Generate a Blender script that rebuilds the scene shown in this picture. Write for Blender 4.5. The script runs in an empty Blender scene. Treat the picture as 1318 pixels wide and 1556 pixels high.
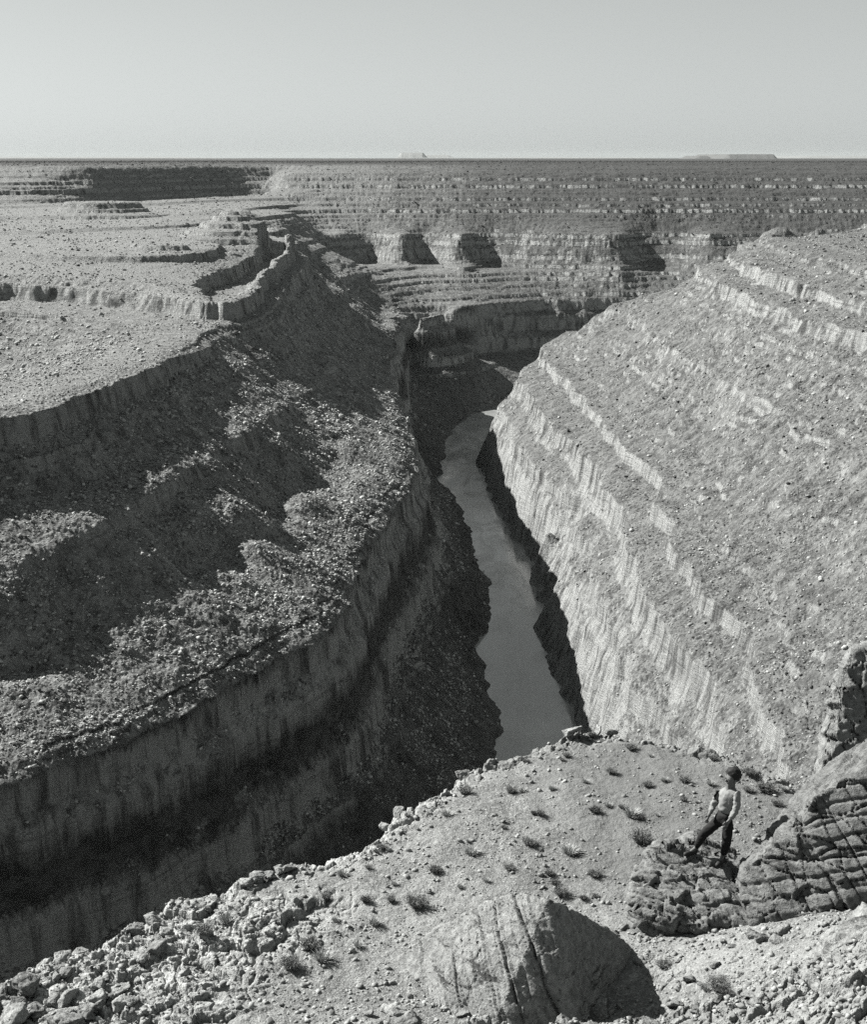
import bpy, math, random, os
import numpy as np
from mathutils import Vector, Matrix
R = math.radians
SC = bpy.context.scene
COL = SC.collection
QUAL = 1.0            # density of the canyon mesh

# ------------------------------------------------------------------ camera
CAMZ = 300.0
FPX = 2200.0          # focal length in photo pixels (photo 1318 x 1556)
TH = math.atan(538.0 / FPX)
CT, ST = math.cos(TH), math.sin(TH)

def ray(px, py):
    a = (px - 659.0) / FPX
    b = -(py - 778.0) / FPX
    return np.array([a, CT + b * ST, -ST + b * CT])

def P(px, py, z):
    d = ray(px, py)
    t = (z - CAMZ) / d[2]
    return (d[0] * t, d[1] * t)

# ------------------------------------------------------------------ noise
_rs = np.random.RandomState(7)
_perm = _rs.permutation(1024).astype(np.int32)
_ang = _rs.rand(1024).astype(np.float32) * 6.2831853
_gx, _gy = np.cos(_ang), np.sin(_ang)

def pn(x, y, seed=0):
    """2-D gradient noise, about -0.7..0.7"""
    x = np.asarray(x, np.float32) + seed * 17.37
    y = np.asarray(y, np.float32) + seed * 9.71
    xi = np.floor(x).astype(np.int32); yi = np.floor(y).astype(np.int32)
    xf = x - xi; yf = y - yi
    u = xf * xf * xf * (xf * (xf * 6 - 15) + 10)
    v = yf * yf * yf * (yf * (yf * 6 - 15) + 10)
    def g(ix, iy, fx, fy):
        h = _perm[(_perm[ix & 1023] + iy) & 1023]
        return _gx[h] * fx + _gy[h] * fy
    a = g(xi, yi, xf, yf); b = g(xi + 1, yi, xf - 1, yf)
    c = g(xi, yi + 1, xf, yf - 1); d = g(xi + 1, yi + 1, xf - 1, yf - 1)
    return (a + (b - a) * u) + ((c + (d - c) * u) - (a + (b - a) * u)) * v

def fbm(x, y, seed=0, n=3, gain=0.5):
    s = 0; a = 1.0; f = 1.0
    for k in range(n):
        s = s + a * pn(x * f, y * f, seed + k * 3)
        a *= gain; f *= 2.03
    return s

def sstep(a, b, x):
    t = np.clip((x - a) / (b - a), 0, 1)
    return t * t * (3 - 2 * t)

def worley(x, y, seed=0, tilt=1.0):
    """cells: height of a tilted random plate, and distance to the nearest crack"""
    x = np.asarray(x, np.float32) + seed * 13.1; y = np.asarray(y, np.float32) + seed * 7.7
    xi = np.floor(x).astype(np.int32); yi = np.floor(y).astype(np.int32)
    f1 = np.full(x.shape, 9.0, np.float32); f2 = f1.copy(); h = np.zeros_like(f1)
    for i in (-1, 0, 1):
        for j in (-1, 0, 1):
            cx, cy = xi + i, yi + j
            k = _perm[(_perm[cx & 1023] + cy) & 1023]
            px = cx + 0.5 + 0.42 * _gx[k]; py = cy + 0.5 + 0.42 * _gy[k]
            dx = x - px; dy = y - py
            d = np.hypot(dx, dy)
            k2 = _perm[(k + 331) & 1023]
            hv = _ang[k2] / 6.2832 + tilt * (dx * _gx[k2] + dy * _gy[k2])
            m = d < f1
            f2 = np.where(m, f1, np.minimum(f2, d)); h = np.where(m, hv, h); f1 = np.where(m, d, f1)
    return h, f2 - f1

# ------------------------------------------------------------------ strata
# contour lines of the canyon: (height, plan polyline)
CON = []
def con(z, pts): CON.append((z, pts))
def img(z, pts): return [P(a, b, z) for a, b in pts]
def offs(pl, d):
    pl = np.array(pl); t = np.gradient(pl, axis=0)
    t /= np.linalg.norm(t, axis=1)[:, None]
    return [tuple(p) for p in pl + d * np.stack([t[:, 1], -t[:, 0]], 1)]

LB = img(0.5, [(762, 1130), (756, 1060), (730, 1010), (718, 985), (745, 950), (742, 900), (735, 870), (716, 820), (702, 780), (686, 750), (668, 735), (675, 700), (678, 675)])
RB = img(0.5, [(884, 1108), (875, 1070), (838, 1025), (834, 985), (812, 952), (858, 915), (842, 880), (795, 830), (785, 800), (752, 760), (737, 730), (728, 700), (738, 668)])
LBt = [(-600, 300), (-300, 340), (-150, 385), (-90, 425), (-40, 490), (5, 560), (28, 640)]
RBt = [(-600, 250), (-300, 290), (-140, 338), (-60, 385), (10, 465), (60, 560), (78, 640)]
LBe = [(30, 1640), (48, 1720), (105, 1790), (220, 1830), (400, 1845), (800, 1810), (1500, 1710)]
REe = [(72, 1600), (90, 1650), (135, 1710), (240, 1760), (400, 1775), (800, 1740), (1500, 1640)]
LBALL = LBt + LB + LBe; RBALL = RBt + RB + REe
con(-0.5, LBALL); con(-0.5, RBALL)
n = min(len(LBALL), len(RBALL))
con(-16, [((a[0] + b[0]) / 2, (a[1] + b[1]) / 2) for a, b in zip(LBALL, RBALL)])

# left wall: rim of the inner gorge
RIM = [(-600, 325), (-350, 366), (-200, 404)] + img(110, [(0, 1170), (60, 1152), (120, 1135), (180, 1112), (215, 1092), (250, 1080), (290, 1062), (330, 1036), (365, 1015), (400, 1000), (460, 967), (500, 940), (518, 905), (538, 850), (560, 812), (590, 770), (612, 748), (633, 716), (630, 688), (622, 650), (605, 610), (590, 570), (586, 545), (597, 512), (609, 488)]) 
RIMB = [(-75, 1790), (-55, 1845)] + img(110, [(640, 480), (670, 471), (700, 466), (750, 461), (830, 456), (910, 455)]) + [(400, 2012), (800, 1960), (1500, 1850)]
con(110, RIM + RIMB)
con(44, offs(RIM, 19)[:-1] + [(-30, 1770), (-20, 1830), (20, 1890), (80, 1930), (160, 1962), (260, 1970), (400, 1950), (800, 1880), (1500, 1780)])
def img3(pts): return [P(a, b, z) for a, b, z in pts]
def con3(pts, pre=(), post=()):
    """a line that follows the gentle sag of the beds along the left ridge"""
    for p, q in zip(pts[:-1], pts[1:]):
        for f in np.linspace(0, 1, 12, endpoint=False):
            a3 = [p[i] + (q[i] - p[i]) * f for i in range(3)]
            b3 = [p[i] + (q[i] - p[i]) * (f + 1 / 12) for i in range(3)]
            con(0.5 * (a3[2] + b3[2]), [P(*a3), P(*b3)])
    if pre: con(pts[0][2], list(pre) + [P(*pts[0])])
    if post: con(pts[-1][2], [P(*pts[-1])] + list(post))
con3([(0, 860, 153), (100, 822, 154), (200, 775, 157), (330, 702, 154), (400, 652, 150), (470, 590, 146), (505, 545, 145), (520, 500, 144), (530, 465, 143)], [(-600, 385), (-350, 430), (-210, 480)], [(-108, 1660)])
con3([(0, 610, 200), (60, 595, 199), (130, 572, 196), (200, 552, 193), (260, 527, 190), (330, 492, 188), (365, 465, 188), (385, 442, 190), (420, 405, 195), (450, 383, 199)],
     [(-600, 470), (-330, 520), (-230, 572)], [(-165, 1650), (-200, 1740), (-215, 1840), (-190, 1960), (-165, 2060)])
LEDGE = [(0, 418, 212), (50, 419, 212), (100, 420, 211.5), (150, 424, 210.5), (200, 429, 209), (260, 442, 206), (320, 456, 203), (350, 460, 202), (372, 445, 202), (395, 420, 204), (425, 392, 208), (445, 372, 211)]
con3(LEDGE, [(-600, 1215)], [(-172, 1660)])
for p, q in zip(LEDGE[:7], LEDGE[1:7]):
    a2 = P(*p); b2 = P(*q); zb = 0.5 * (p[2] + q[2]) - 10.5
    con(zb, [(a2[0] + 2, a2[1] - 9), (b2[0] + 4, b2[1] - 8)])
con(110, [(-800, 640), (-480, 690), (-390, 740), (-380, 820), (-430, 900), (-520, 970), (-650, 1020), (-900, 1060)])
con(45, [(-800, 780), (-520, 790), (-480, 840), (-560, 900), (-900, 940)])
def rowz(py, y):
    d = ray(659, py); return CAMZ + y * d[2] / d[1]
def row(py, y, xs):
    """a contour seen as one photo row: the height follows from the distance"""
    return rowz(py, y), [(y / ray(px, py)[1] * (px - 659) / FPX, y) for px in xs]
FX = [430, 560, 700, 830, 960, 1100, 1318, 1500]
con(225, [(-600, 1300)] + img(225, [(0, 367), (100, 368), (200, 370), (250, 375)])) ; con3([(250, 375, 225), (300, 380, 222), (335, 380, 218), (370, 366, 216), (410, 346, 216), (440, 336, 216)]) ; con(225, [(-215, 1740), (-235, 1860), (-225, 1960), (-190, 2100)])
con(234, [(-1200, 1500), (-600, 1560)] + img(234, [(0, 335), (100, 332), (250, 334), (330, 330), (380, 318)]) + [(-285, 2000), (-245, 2140), (-200, 2250)])
for py_, y_ in ((312, 2232), (294, 2275), (264, 2350), (247.5, 2420)):
    z_, pl_ = row(py_, y_, FX)
    con(z_, [(p[0], p[1] + (5 if k_ % 2 else -5)) for k_, p in enumerate(pl_)])
con(243, [(-1200, 1700), (-640, 1800), (-540, 1815), (-432, 2010), (-378, 2150), (-300, 2310), (-262, 2330)])
con(268, [(-1200, 1850), (-680, 1900), (-560, 1915), (-458, 2016), (-405, 2158), (-330, 2325), (-262, 2378)])
con(291, [(-1500, 2050), (-900, 2060), (-600, 2010), (-478, 2030), (-432, 2165), (-350, 2345), (-265, 2420)])
con(293, [(-1500, 2300), (-600, 2250), (-400, 2420), (-200, 2520), (400, 2520), (1500, 2520)])
con(293.5, [(-1500, 3000), (1500, 3000)]); con(293.5, [(-1500, 3690), (1500, 3690)])
con(195, img(195, [(478, 352.5), (500, 353), (518, 354.1), (538, 351.7), (560, 351.4), (600, 353), (614, 354.2), (634, 351.7), (650, 351.5), (690, 353), (701, 354.2), (722, 351.7), (750, 351.5), (800, 352), (850, 353.5), (900, 354), (945, 354.6), (972, 351.3), (1000, 350.8), (1050, 351), (1080, 353)]) + [(480, 2180), (800, 2150), (1500, 2050)])
con(152, img(152, [(500, 403), (522, 405.5), (558, 399), (590, 402), (612, 405.5), (640, 399), (680, 402), (704, 405.5), (742, 399), (790, 401), (840, 402), (900, 403), (942, 405), (990, 399), (1040, 400)]))
# right wall
con(58, [(1500, 1690), (800, 1690), (400, 1715), (240, 1690), (140, 1620), (95, 1520)] + img(58, [(760, 618), (775, 660), (790, 692), (830, 748), (868, 800), (898, 850), (910, 920), (925, 1000), (955, 1055), (1000, 1090)]) + [(100, 500), (70, 410), (20, 335), (-80, 280), (-200, 250), (-600, 205)])
con(88, img(88, [(788, 560), (815, 592), (860, 642), (900, 692), (940, 745), (972, 790), (985, 880), (1040, 960), (1085, 1020), (1110, 1080)]))
con(106, [(1500, 1560), (800, 1600), (400, 1640), (240, 1620), (165, 1570)] + img(106, [(822, 524), (850, 550), (890, 592), (930, 637), (975, 680), (1005, 705), (1030, 745), (1036, 830), (1060, 865), (1100, 890), (1130, 930), (1155, 970)]) + [(118, 430), (95, 350), (40, 285), (-60, 238), (-160, 218), (-400, 185), (-600, 165)])
con(200, [(1500, 1400), (800, 1500), (450, 1510), (340, 1485)] + img(200, [(1083, 399), (1095, 410), (1120, 428), (1180, 450), (1250, 474), (1318, 492)]) + [(285, 800), (280, 600), (250, 400), (190, 250), (110, 150), (0, 125), (-150, 112), (-600, 95)])
con(225, [(1500, 1340), (800, 1460), (470, 1500)] + img(225, [(1165, 352), (1185, 365), (1250, 390), (1318, 408)]) + [(370, 800), (370, 600), (330, 380), (240, 210), (150, 125), (0, 90), (-150, 85), (-600, 65)])
for a in [(1318, 323, 246), (1250, 325, 244), (1192, 334, 238), (1130, 368, 215), (980, 437, 172), (940, 453, 162), (900, 470, 150), (860, 492, 130)]:
    con(a[2], [P(a[0], a[1], a[2])])
con(246, [(430, 1440), (700, 1420), (1500, 1200)])
con(262, [(-600, 25), (-100, 40), (0, 52), (60, 60), (160, 110), (320, 290), (470, 650), (560, 1000), (1500, 1050)])
con(285, [(-600, -40), (0, -30), (150, 20), (330, 150), (560, 500), (700, 900), (1500, 950)])
con(292, [(-1500, -290), (1500, -290), (1500, 600)])
con(290, [(600, -100), (1100, 600), (1500, 800)])
con(200, [(-1500, 90), (-600, 95)]); con(200, [(-1500, 480), (-600, 470)])
con(0, [(-1500, 270), (-600, 275)])
con(200, [(-1500, 580), (-600, 560)]); con(200, [(-1500, 1200), (-600, 1175)]); con(45, [(-1500, 880), (-800, 860)])
con(0, [(1500, 1675)])

GX0, GX1, GY0, GY1 = -1500.0, 1500.0, -300.0, 3700.0
def solve_field():
    U = None
    for h in (80.0, 40.0, 20.0, 10.0, 5.0):
        nx = int((GX1 - GX0) / h) + 1; ny = int((GY1 - GY0) / h) + 1
        S = np.zeros((ny, nx), np.float64); W = np.zeros((ny, nx))
        for z, pl in CON:
            pl = np.array(pl, float)
            if len(pl) == 1: pts = pl
            else:
                seg = []
                for a, b in zip(pl[:-1], pl[1:]):
                    m = max(2, int(np.hypot(*(b - a)) / (h * 0.25)))
                    seg.append(a + (b - a) * np.linspace(0, 1, m)[:, None])
                pts = np.concatenate(seg)
            fx = (pts[:, 0] - GX0) / h; fy = (pts[:, 1] - GY0) / h
            ok = (fx > -0.4) & (fy > -0.4) & (fx < nx - 0.6) & (fy < ny - 0.6)
            ix = np.rint(fx[ok]).astype(int); iy = np.rint(fy[ok]).astype(int)
            np.add.at(S, (iy, ix), z); np.add.at(W, (iy, ix), 1.0)
        fixed = W > 0
        val = np.where(fixed, S / np.maximum(W, 1), 0)
        if U is None:
            U = np.full((ny, nx), 200.0)
        else:
            yy = np.arange(ny) * 0.5; xx = np.arange(nx) * 0.5
            y0 = np.minimum(yy.astype(int), U.shape[0] - 2); x0 = np.minimum(xx.astype(int), U.shape[1] - 2)
            fy = (yy - y0)[:, None]; fx = (xx - x0)[None, :]
            U = (U[y0][:, x0] * (1 - fy) * (1 - fx) + U[y0][:, x0 + 1] * (1 - fy) * fx +
                 U[y0 + 1][:, x0] * fy * (1 - fx) + U[y0 + 1][:, x0 + 1] * fy * fx)
        U[fixed] = val[fixed]
        Y, X = np.mgrid[0:ny, 0:nx]
        free = ~fixed
        for it in range(160 if h > 30 else 110):
            for par in (0, 1):
                E = np.pad(U, 1, mode='edge')
                avg = 0.25 * (E[:-2, 1:-1] + E[2:, 1:-1] + E[1:-1, :-2] + E[1:-1, 2:])
                m = free & (((X + Y) & 1) == par)
                U[m] += 1.6 * (avg[m] - U[m])
    for it in range(2):
        E = np.pad(U, 1, mode='edge')
        U = 0.5 * U + 0.125 * (E[:-2, 1:-1] + E[2:, 1:-1] + E[1:-1, :-2] + E[1:-1, 2:])
    return U.astype(np.float32)

FIELD = solve_field()
FH = 5.0
def bs(t):
    t2 = t * t; t3 = t2 * t
    return ((1 - 3 * t + 3 * t2 - t3) / 6, (4 - 6 * t2 + 3 * t3) / 6, (1 + 3 * t + 3 * t2 - 3 * t3) / 6, t3 / 6)
def sample(x, y):
    ny, nx = FIELD.shape
    fx = np.clip((x - GX0) / FH, 1, nx - 3.001); fy = np.clip((y - GY0) / FH, 1, ny - 3.001)
    ix = fx.astype(np.int32); iy = fy.astype(np.int32)
    wx = bs((fx - ix).astype(np.float32)); wy = bs((fy - iy).astype(np.float32))
    r = 0
    for j in range(4):
        row = 0
        for i in range(4):
            row = row + wx[i] * FIELD[iy + j - 1, ix + i - 1]
        r = r + wy[j] * row
    return r

# stair profile of the beds: smooth height -> ledged height
def profile():
    k = [(-20, -20), (0, 0), (36, 36), (39, 38), (41, 43), (50, 47), (56, 50), (57.5, 60), (74, 70), (78, 77), (80, 88), (96, 95), (99, 97), (100.5, 106), (108, 108.5), (110, 110),
         (131, 118.0), (147, 140), (149.5, 145), (151.5, 152.5), (154, 155.0), (169, 161.5), (180, 174), (181, 178), (189, 187), (191.5, 198), (201, 200), (204.5, 201.5), (206, 212.5)]
    u, z = 206.0, 212.5
    rs = random.Random(5)
    k += [(220, 219), (220.8, 224.5)]; u, z = 220.8, 224.5
    while u < 284:                      # thin beds up to the plateau: slope, then a low cliff
        run = rs.uniform(4.0, 7.5); cl = rs.uniform(1.2, 4.2)
        k.append((u + run, z + (run - cl) * 0.95)); k.append((u + run + 0.5, z + (run - cl) * 0.95 + cl))
        u, z = k[-1]
        z += 0.0
    k += [(290, 290), (320, 320)]
    return np.array([a for a, b in k]), np.array([b for a, b in k])
TU, TZ = profile()
def fine_profile():
    rs = random.Random(11); k = [(-30, -30), (44, 44), (60, 50), (62, 62), (84, 72), (90, 90), (104, 97), (110, 110)]
    u = z = 110.0
    while u < 285:
        run = rs.uniform(5.0, 11.0); cl = rs.uniform(1.0, 4.6)
        k.append((u + run * .92, u + run - cl)); k.append((u + run, u + run)); u += run
    k += [(292, 292), (330, 330)]
    return np.array([a for a, b in k]), np.array([b for a, b in k])
FU, FZ = fine_profile()

def height(x, y, detail=True):
    """ledged canyon height and a talus streak value"""
    dist = np.hypot(x, y)
    far = sstep(1500, 2300, dist)
    w1 = 1 - 0.25 * far
    wb = 2.6 + 1.9 * sstep(90, 150, x) - 1.2 * far
    flank = sstep(40, -10, x) * sstep(1500, 1300, y)
    w0 = 7 - 3 * flank
    wx = w1 * (w0 * pn(x / 75, y / 75, 1) + 5.0 * pn(x / 27, y / 27, 2) + wb * pn(x / 11, y / 11, 3))
    wy = w1 * (w0 * pn(x / 75, y / 75, 4) + 5.0 * pn(x / 27, y / 27, 5) + wb * pn(x / 11, y / 11, 6))
    if detail:
        wx = wx + 1.1 * pn(x / 4.7, y / 4.7, 7); wy = wy + 1.1 * pn(x / 4.7, y / 4.7, 8)
    u = sample(x + wx, y + wy)
    # butte on the left bench
    d = np.hypot((x + 383 + wx) / 1.25, y - 1712 + wy)
    ub = 252 - np.where(d < 38, 1.5 * np.maximum(d - 32, 0), 9 + 0.34 * (d - 38))
    d2 = np.hypot(x + 205 + wx, y - 1500 + wy)
    ub = np.maximum(ub, 250 - 0.5 * d2)
    u = np.maximum(u, np.where((u > 205) & (y > 1400), ub, u))
    e = 3.0
    gx = (sample(x + e, y) - sample(x - e, y)) / (2 * e); gy = (sample(x, y + e) - sample(x, y - e)) / (2 * e)
    g = np.sqrt(gx * gx + gy * gy) + 1e-4
    dx, dy = gx / g, gy / g
    slope = np.clip(g, 0, 1.3)
    # talus ribs: noise smeared down the slope
    s1 = 0; s2 = 0
    for k in (-3, -2, -1, 0, 1, 2, 3):
        s1 = s1 + pn((x + dx * k * 5) / 6.0, (y + dy * k * 5) / 6.0, 11)
        s2 = s2 + pn((x + dx * k * 2.2) / 2.2, (y + dy * k * 2.2) / 2.2, 12)
    s1 = s1 / 7; s2 = s2 / 7
    amp = sstep(0.12, 0.5, slope) * sstep(-4, 12, u)
    u = u + amp * (5.5 * s1 * (1 - 0.45 * far) * (1 - 0.35 * sstep(30, 80, x)) * (1 - 0.4 * flank)) + (1.5 - flank) * pn(x / 40, y / 40, 14) * amp
    flat = sstep(286, 291, u)
    # the ledges come and go along the wall
    msk = sstep(-0.25, 0.35, pn(x / 70, y / 70, 15) + 0.5 * pn(x / 25, y / 25, 16))
    b2 = (-2 - 6 * sstep(500, 620, y) + 14 * sstep(640, 1100, y)) * sstep(5, -20, x) * sstep(1800, 1650, y)
    b2 = b2 * np.clip((u - 112) / 16, 0, 1) * np.clip((188 - u) / 24, 0, 1)
    sag = b2 + 11 * np.exp(-((x + 165) / 220) ** 2 - ((y - 980) / 330) ** 2) * sstep(135, 170, u)
    zt = np.interp(u + sag, TU, TZ) - sag
    major = (np.abs(u - 190) < 9) | (u < 112) | (np.abs(u - 205) < 9)
    farw = sstep(1850, 1980, dist)
    msk2 = sstep(-0.3, 0.3, pn(x / 110, y / 110, 19) + 0.6 * pn(x / 22, y / 22, 20))
    short = sstep(0.12, 0.34, pn(x / 42, y / 42, 15) + 0.5 * pn(x / 16, y / 16, 16))
    right = sstep(10, 50, x)
    lin = sstep(780, 960, y) * (u > 111) * (u < 186) * (y < 1400)
    k_left = np.where(major, 1.0, np.where(u > 212, 0.75, 0.25) + np.where(u > 212, 0.25, 0.75) * msk)
    k_right = np.where(u < 112, 0.75 + 0.25 * msk2, np.where(major, 0.35 + 0.6 * msk2, 0.25))
    k_left = k_left * (1 - 0.6 * lin)
    k = k_left * (1 - right) + k_right * right
    zt = zt * (1 - farw) + farw * np.interp(u, FU, FZ)
    k = k * (1 - farw) + farw
    z = u + (zt - u) * k
    # thin beds
    st = 5.5
    ph = (z + 1.2 * pn(x / 50, y / 50, 17)) / st
    fr = ph - np.floor(ph)
    m2 = sstep(0.1, 0.35, pn(x / 35, y / 35, 18) + 0.5 * pn(x / 13, y / 13, 28)) * sstep(0.15, 0.35, slope) * (z > 112) * np.where((x < 20) & (y < 1700) & (z < 195), 0.15, 1.0)
    z = z + m2 * st * 0.55 * (sstep(0.55, 0.75, fr) - fr)
    z = z + amp * 1.6 * s2
    if detail:
        rough = (0.35 + 0.65 * amp) * (1 - 0.6 * flat)
        z = z + rough * (0.55 * pn(x / 9, y / 9, 21) + 0.6 * pn(x / 3.6, y / 3.6, 22) + 0.5 * pn(x / 1.7, y / 1.7, 23) + 0.35 * pn(x / 0.8, y / 0.8, 24))
    else:
        z = z + 0.9 * amp * pn(x / 9, y / 9, 21)
    far2 = sstep(3300, 3700, y)
    z = z * (1 - far2) + 293.3 * far2 + flat * (1.2 * pn(x / 300, y / 300, 30))
    near = sstep(45, 20, dist) * 20
    return (z - near).astype(np.float32), amp

def grid_mesh(name, x, y, z, mat):
    nr, nc = x.shape
    me = bpy.data.meshes.new(name)
    co = np.empty((nr * nc, 3), np.float32)
    co[:, 0] = x.ravel(); co[:, 1] = y.ravel(); co[:, 2] = z.ravel()
    i = np.arange((nr - 1) * (nc - 1), dtype=np.int32)
    r = i // (nc - 1); c = i % (nc - 1)
    a = r * nc + c
    f = np.stack([a, a + 1, a + nc + 1, a + nc], 1).astype(np.int32)
    me.vertices.add(len(co)); me.vertices.foreach_set('co', co.ravel())
    me.loops.add(f.size); me.loops.foreach_set('vertex_index', f.ravel())
    me.polygons.add(len(f)); me.polygons.foreach_set('loop_start', np.arange(0, f.size, 4, dtype=np.int32))
    me.polygons.foreach_set('use_smooth', np.ones(len(f), bool))
    me.update(calc_edges=True)
    me.materials.append(mat)
    ob = bpy.data.objects.new(name, me); COL.objects.link(ob)
    return ob

# ------------------------------------------------------------------ materials
class NT:
    """small helper to wire a material"""
    def __init__(self, name, rough=0.95):
        self.m = bpy.data.materials.new(name); self.m.use_nodes = True
        self.t = self.m.node_tree; self.n = self.t.nodes; self.l = self.t.links
        self.b = self.n['Principled BSDF']
        self.b.inputs['Roughness'].default_value = rough
        self.b.inputs['Specular IOR Level'].default_value = 0.15
        self.geo = self.n.new('ShaderNodeNewGeometry')
    def node(self, kind, **kw):
        o = self.n.new(kind)
        for k, v in kw.items(): setattr(o, k, v)
        return o
    def put(self, sock, v):
        if hasattr(v, 'is_linked'): self.l.new(v, sock)
        elif isinstance(v, (tuple, list)): sock.default_value = tuple(v)
        else: sock.default_value = v
    def pos(self, sx=1, sy=1, sz=1, rot=(0, 0, 0), obj=False):
        mp = self.node('ShaderNodeMapping')
        if obj:
            tc = self.node('ShaderNodeTexCoord'); self.l.new(tc.outputs['Object'], mp.inputs[0])
        else:
            self.l.new(self.geo.outputs['Position'], mp.inputs[0])
        mp.inputs['Scale'].default_value = (sx, sy, sz); mp.inputs['Rotation'].default_value = rot
        return mp.outputs[0]
    def noise(self, vec, scale=1.0, detail=4, rough=0.55, dist=0.0):
        o = self.node('ShaderNodeTexNoise'); self.put(o.inputs['Vector'], vec)
        o.inputs['Scale'].default_value = scale; o.inputs['Detail'].default_value = detail
        o.inputs['Roughness'].default_value = rough; o.inputs['Distortion'].default_value = dist
        return o.outputs['Fac']
    def voro(self, vec, scale=1.0, feature='F1', rnd=1.0):
        o = self.node('ShaderNodeTexVoronoi', feature=feature); self.put(o.inputs['Vector'], vec)
        o.inputs['Scale'].default_value = scale; o.inputs['Randomness'].default_value = rnd
        return o.outputs['Distance']
    def ramp(self, v, a, b, lo=0.0, hi=1.0):
        o = self.node('ShaderNodeMapRange', interpolation_type='SMOOTHSTEP'); self.put(o.inputs[0], v)
        for i, q in enumerate((a, b, lo, hi)): o.inputs[i + 1].default_value = q
        return o.outputs[0]
    def math(self, op, a, b=0.0):
        o = self.node('ShaderNodeMath', operation=op); self.put(o.inputs[0], a); self.put(o.inputs[1], b)
        return o.outputs[0]
    def mix(self, f, a, b):
        o = self.node('ShaderNodeMix', data_type='RGBA'); self.put(o.inputs[0], f)
        for s, v in ((o.inputs[6], a), (o.inputs[7], b)):
            self.put(s, grey(v) if isinstance(v, float) else v)
        return o.outputs[2]
    def sep(self, v):
        o = self.node('ShaderNodeSeparateXYZ'); self.put(o.inputs[0], v); return o.outputs
    def color(self, v): self.put(self.b.inputs['Base Color'], grey(v) if isinstance(v, float) else v)
    def bump(self, h, dist=0.1, strength=1.0, prev=None):
        o = self.node('ShaderNodeBump'); self.put(o.inputs['Height'], h)
        o.inputs['Distance'].default_value = dist; o.inputs['Strength'].default_value = strength
        if prev is not None: self.l.new(prev, o.inputs['Normal'])
        self.l.new(o.outputs[0], self.b.inputs['Normal']); return o.outputs[0]

def grey(v): return (v * 0.975, v * 1.0, v * 0.985, 1.0)

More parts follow.
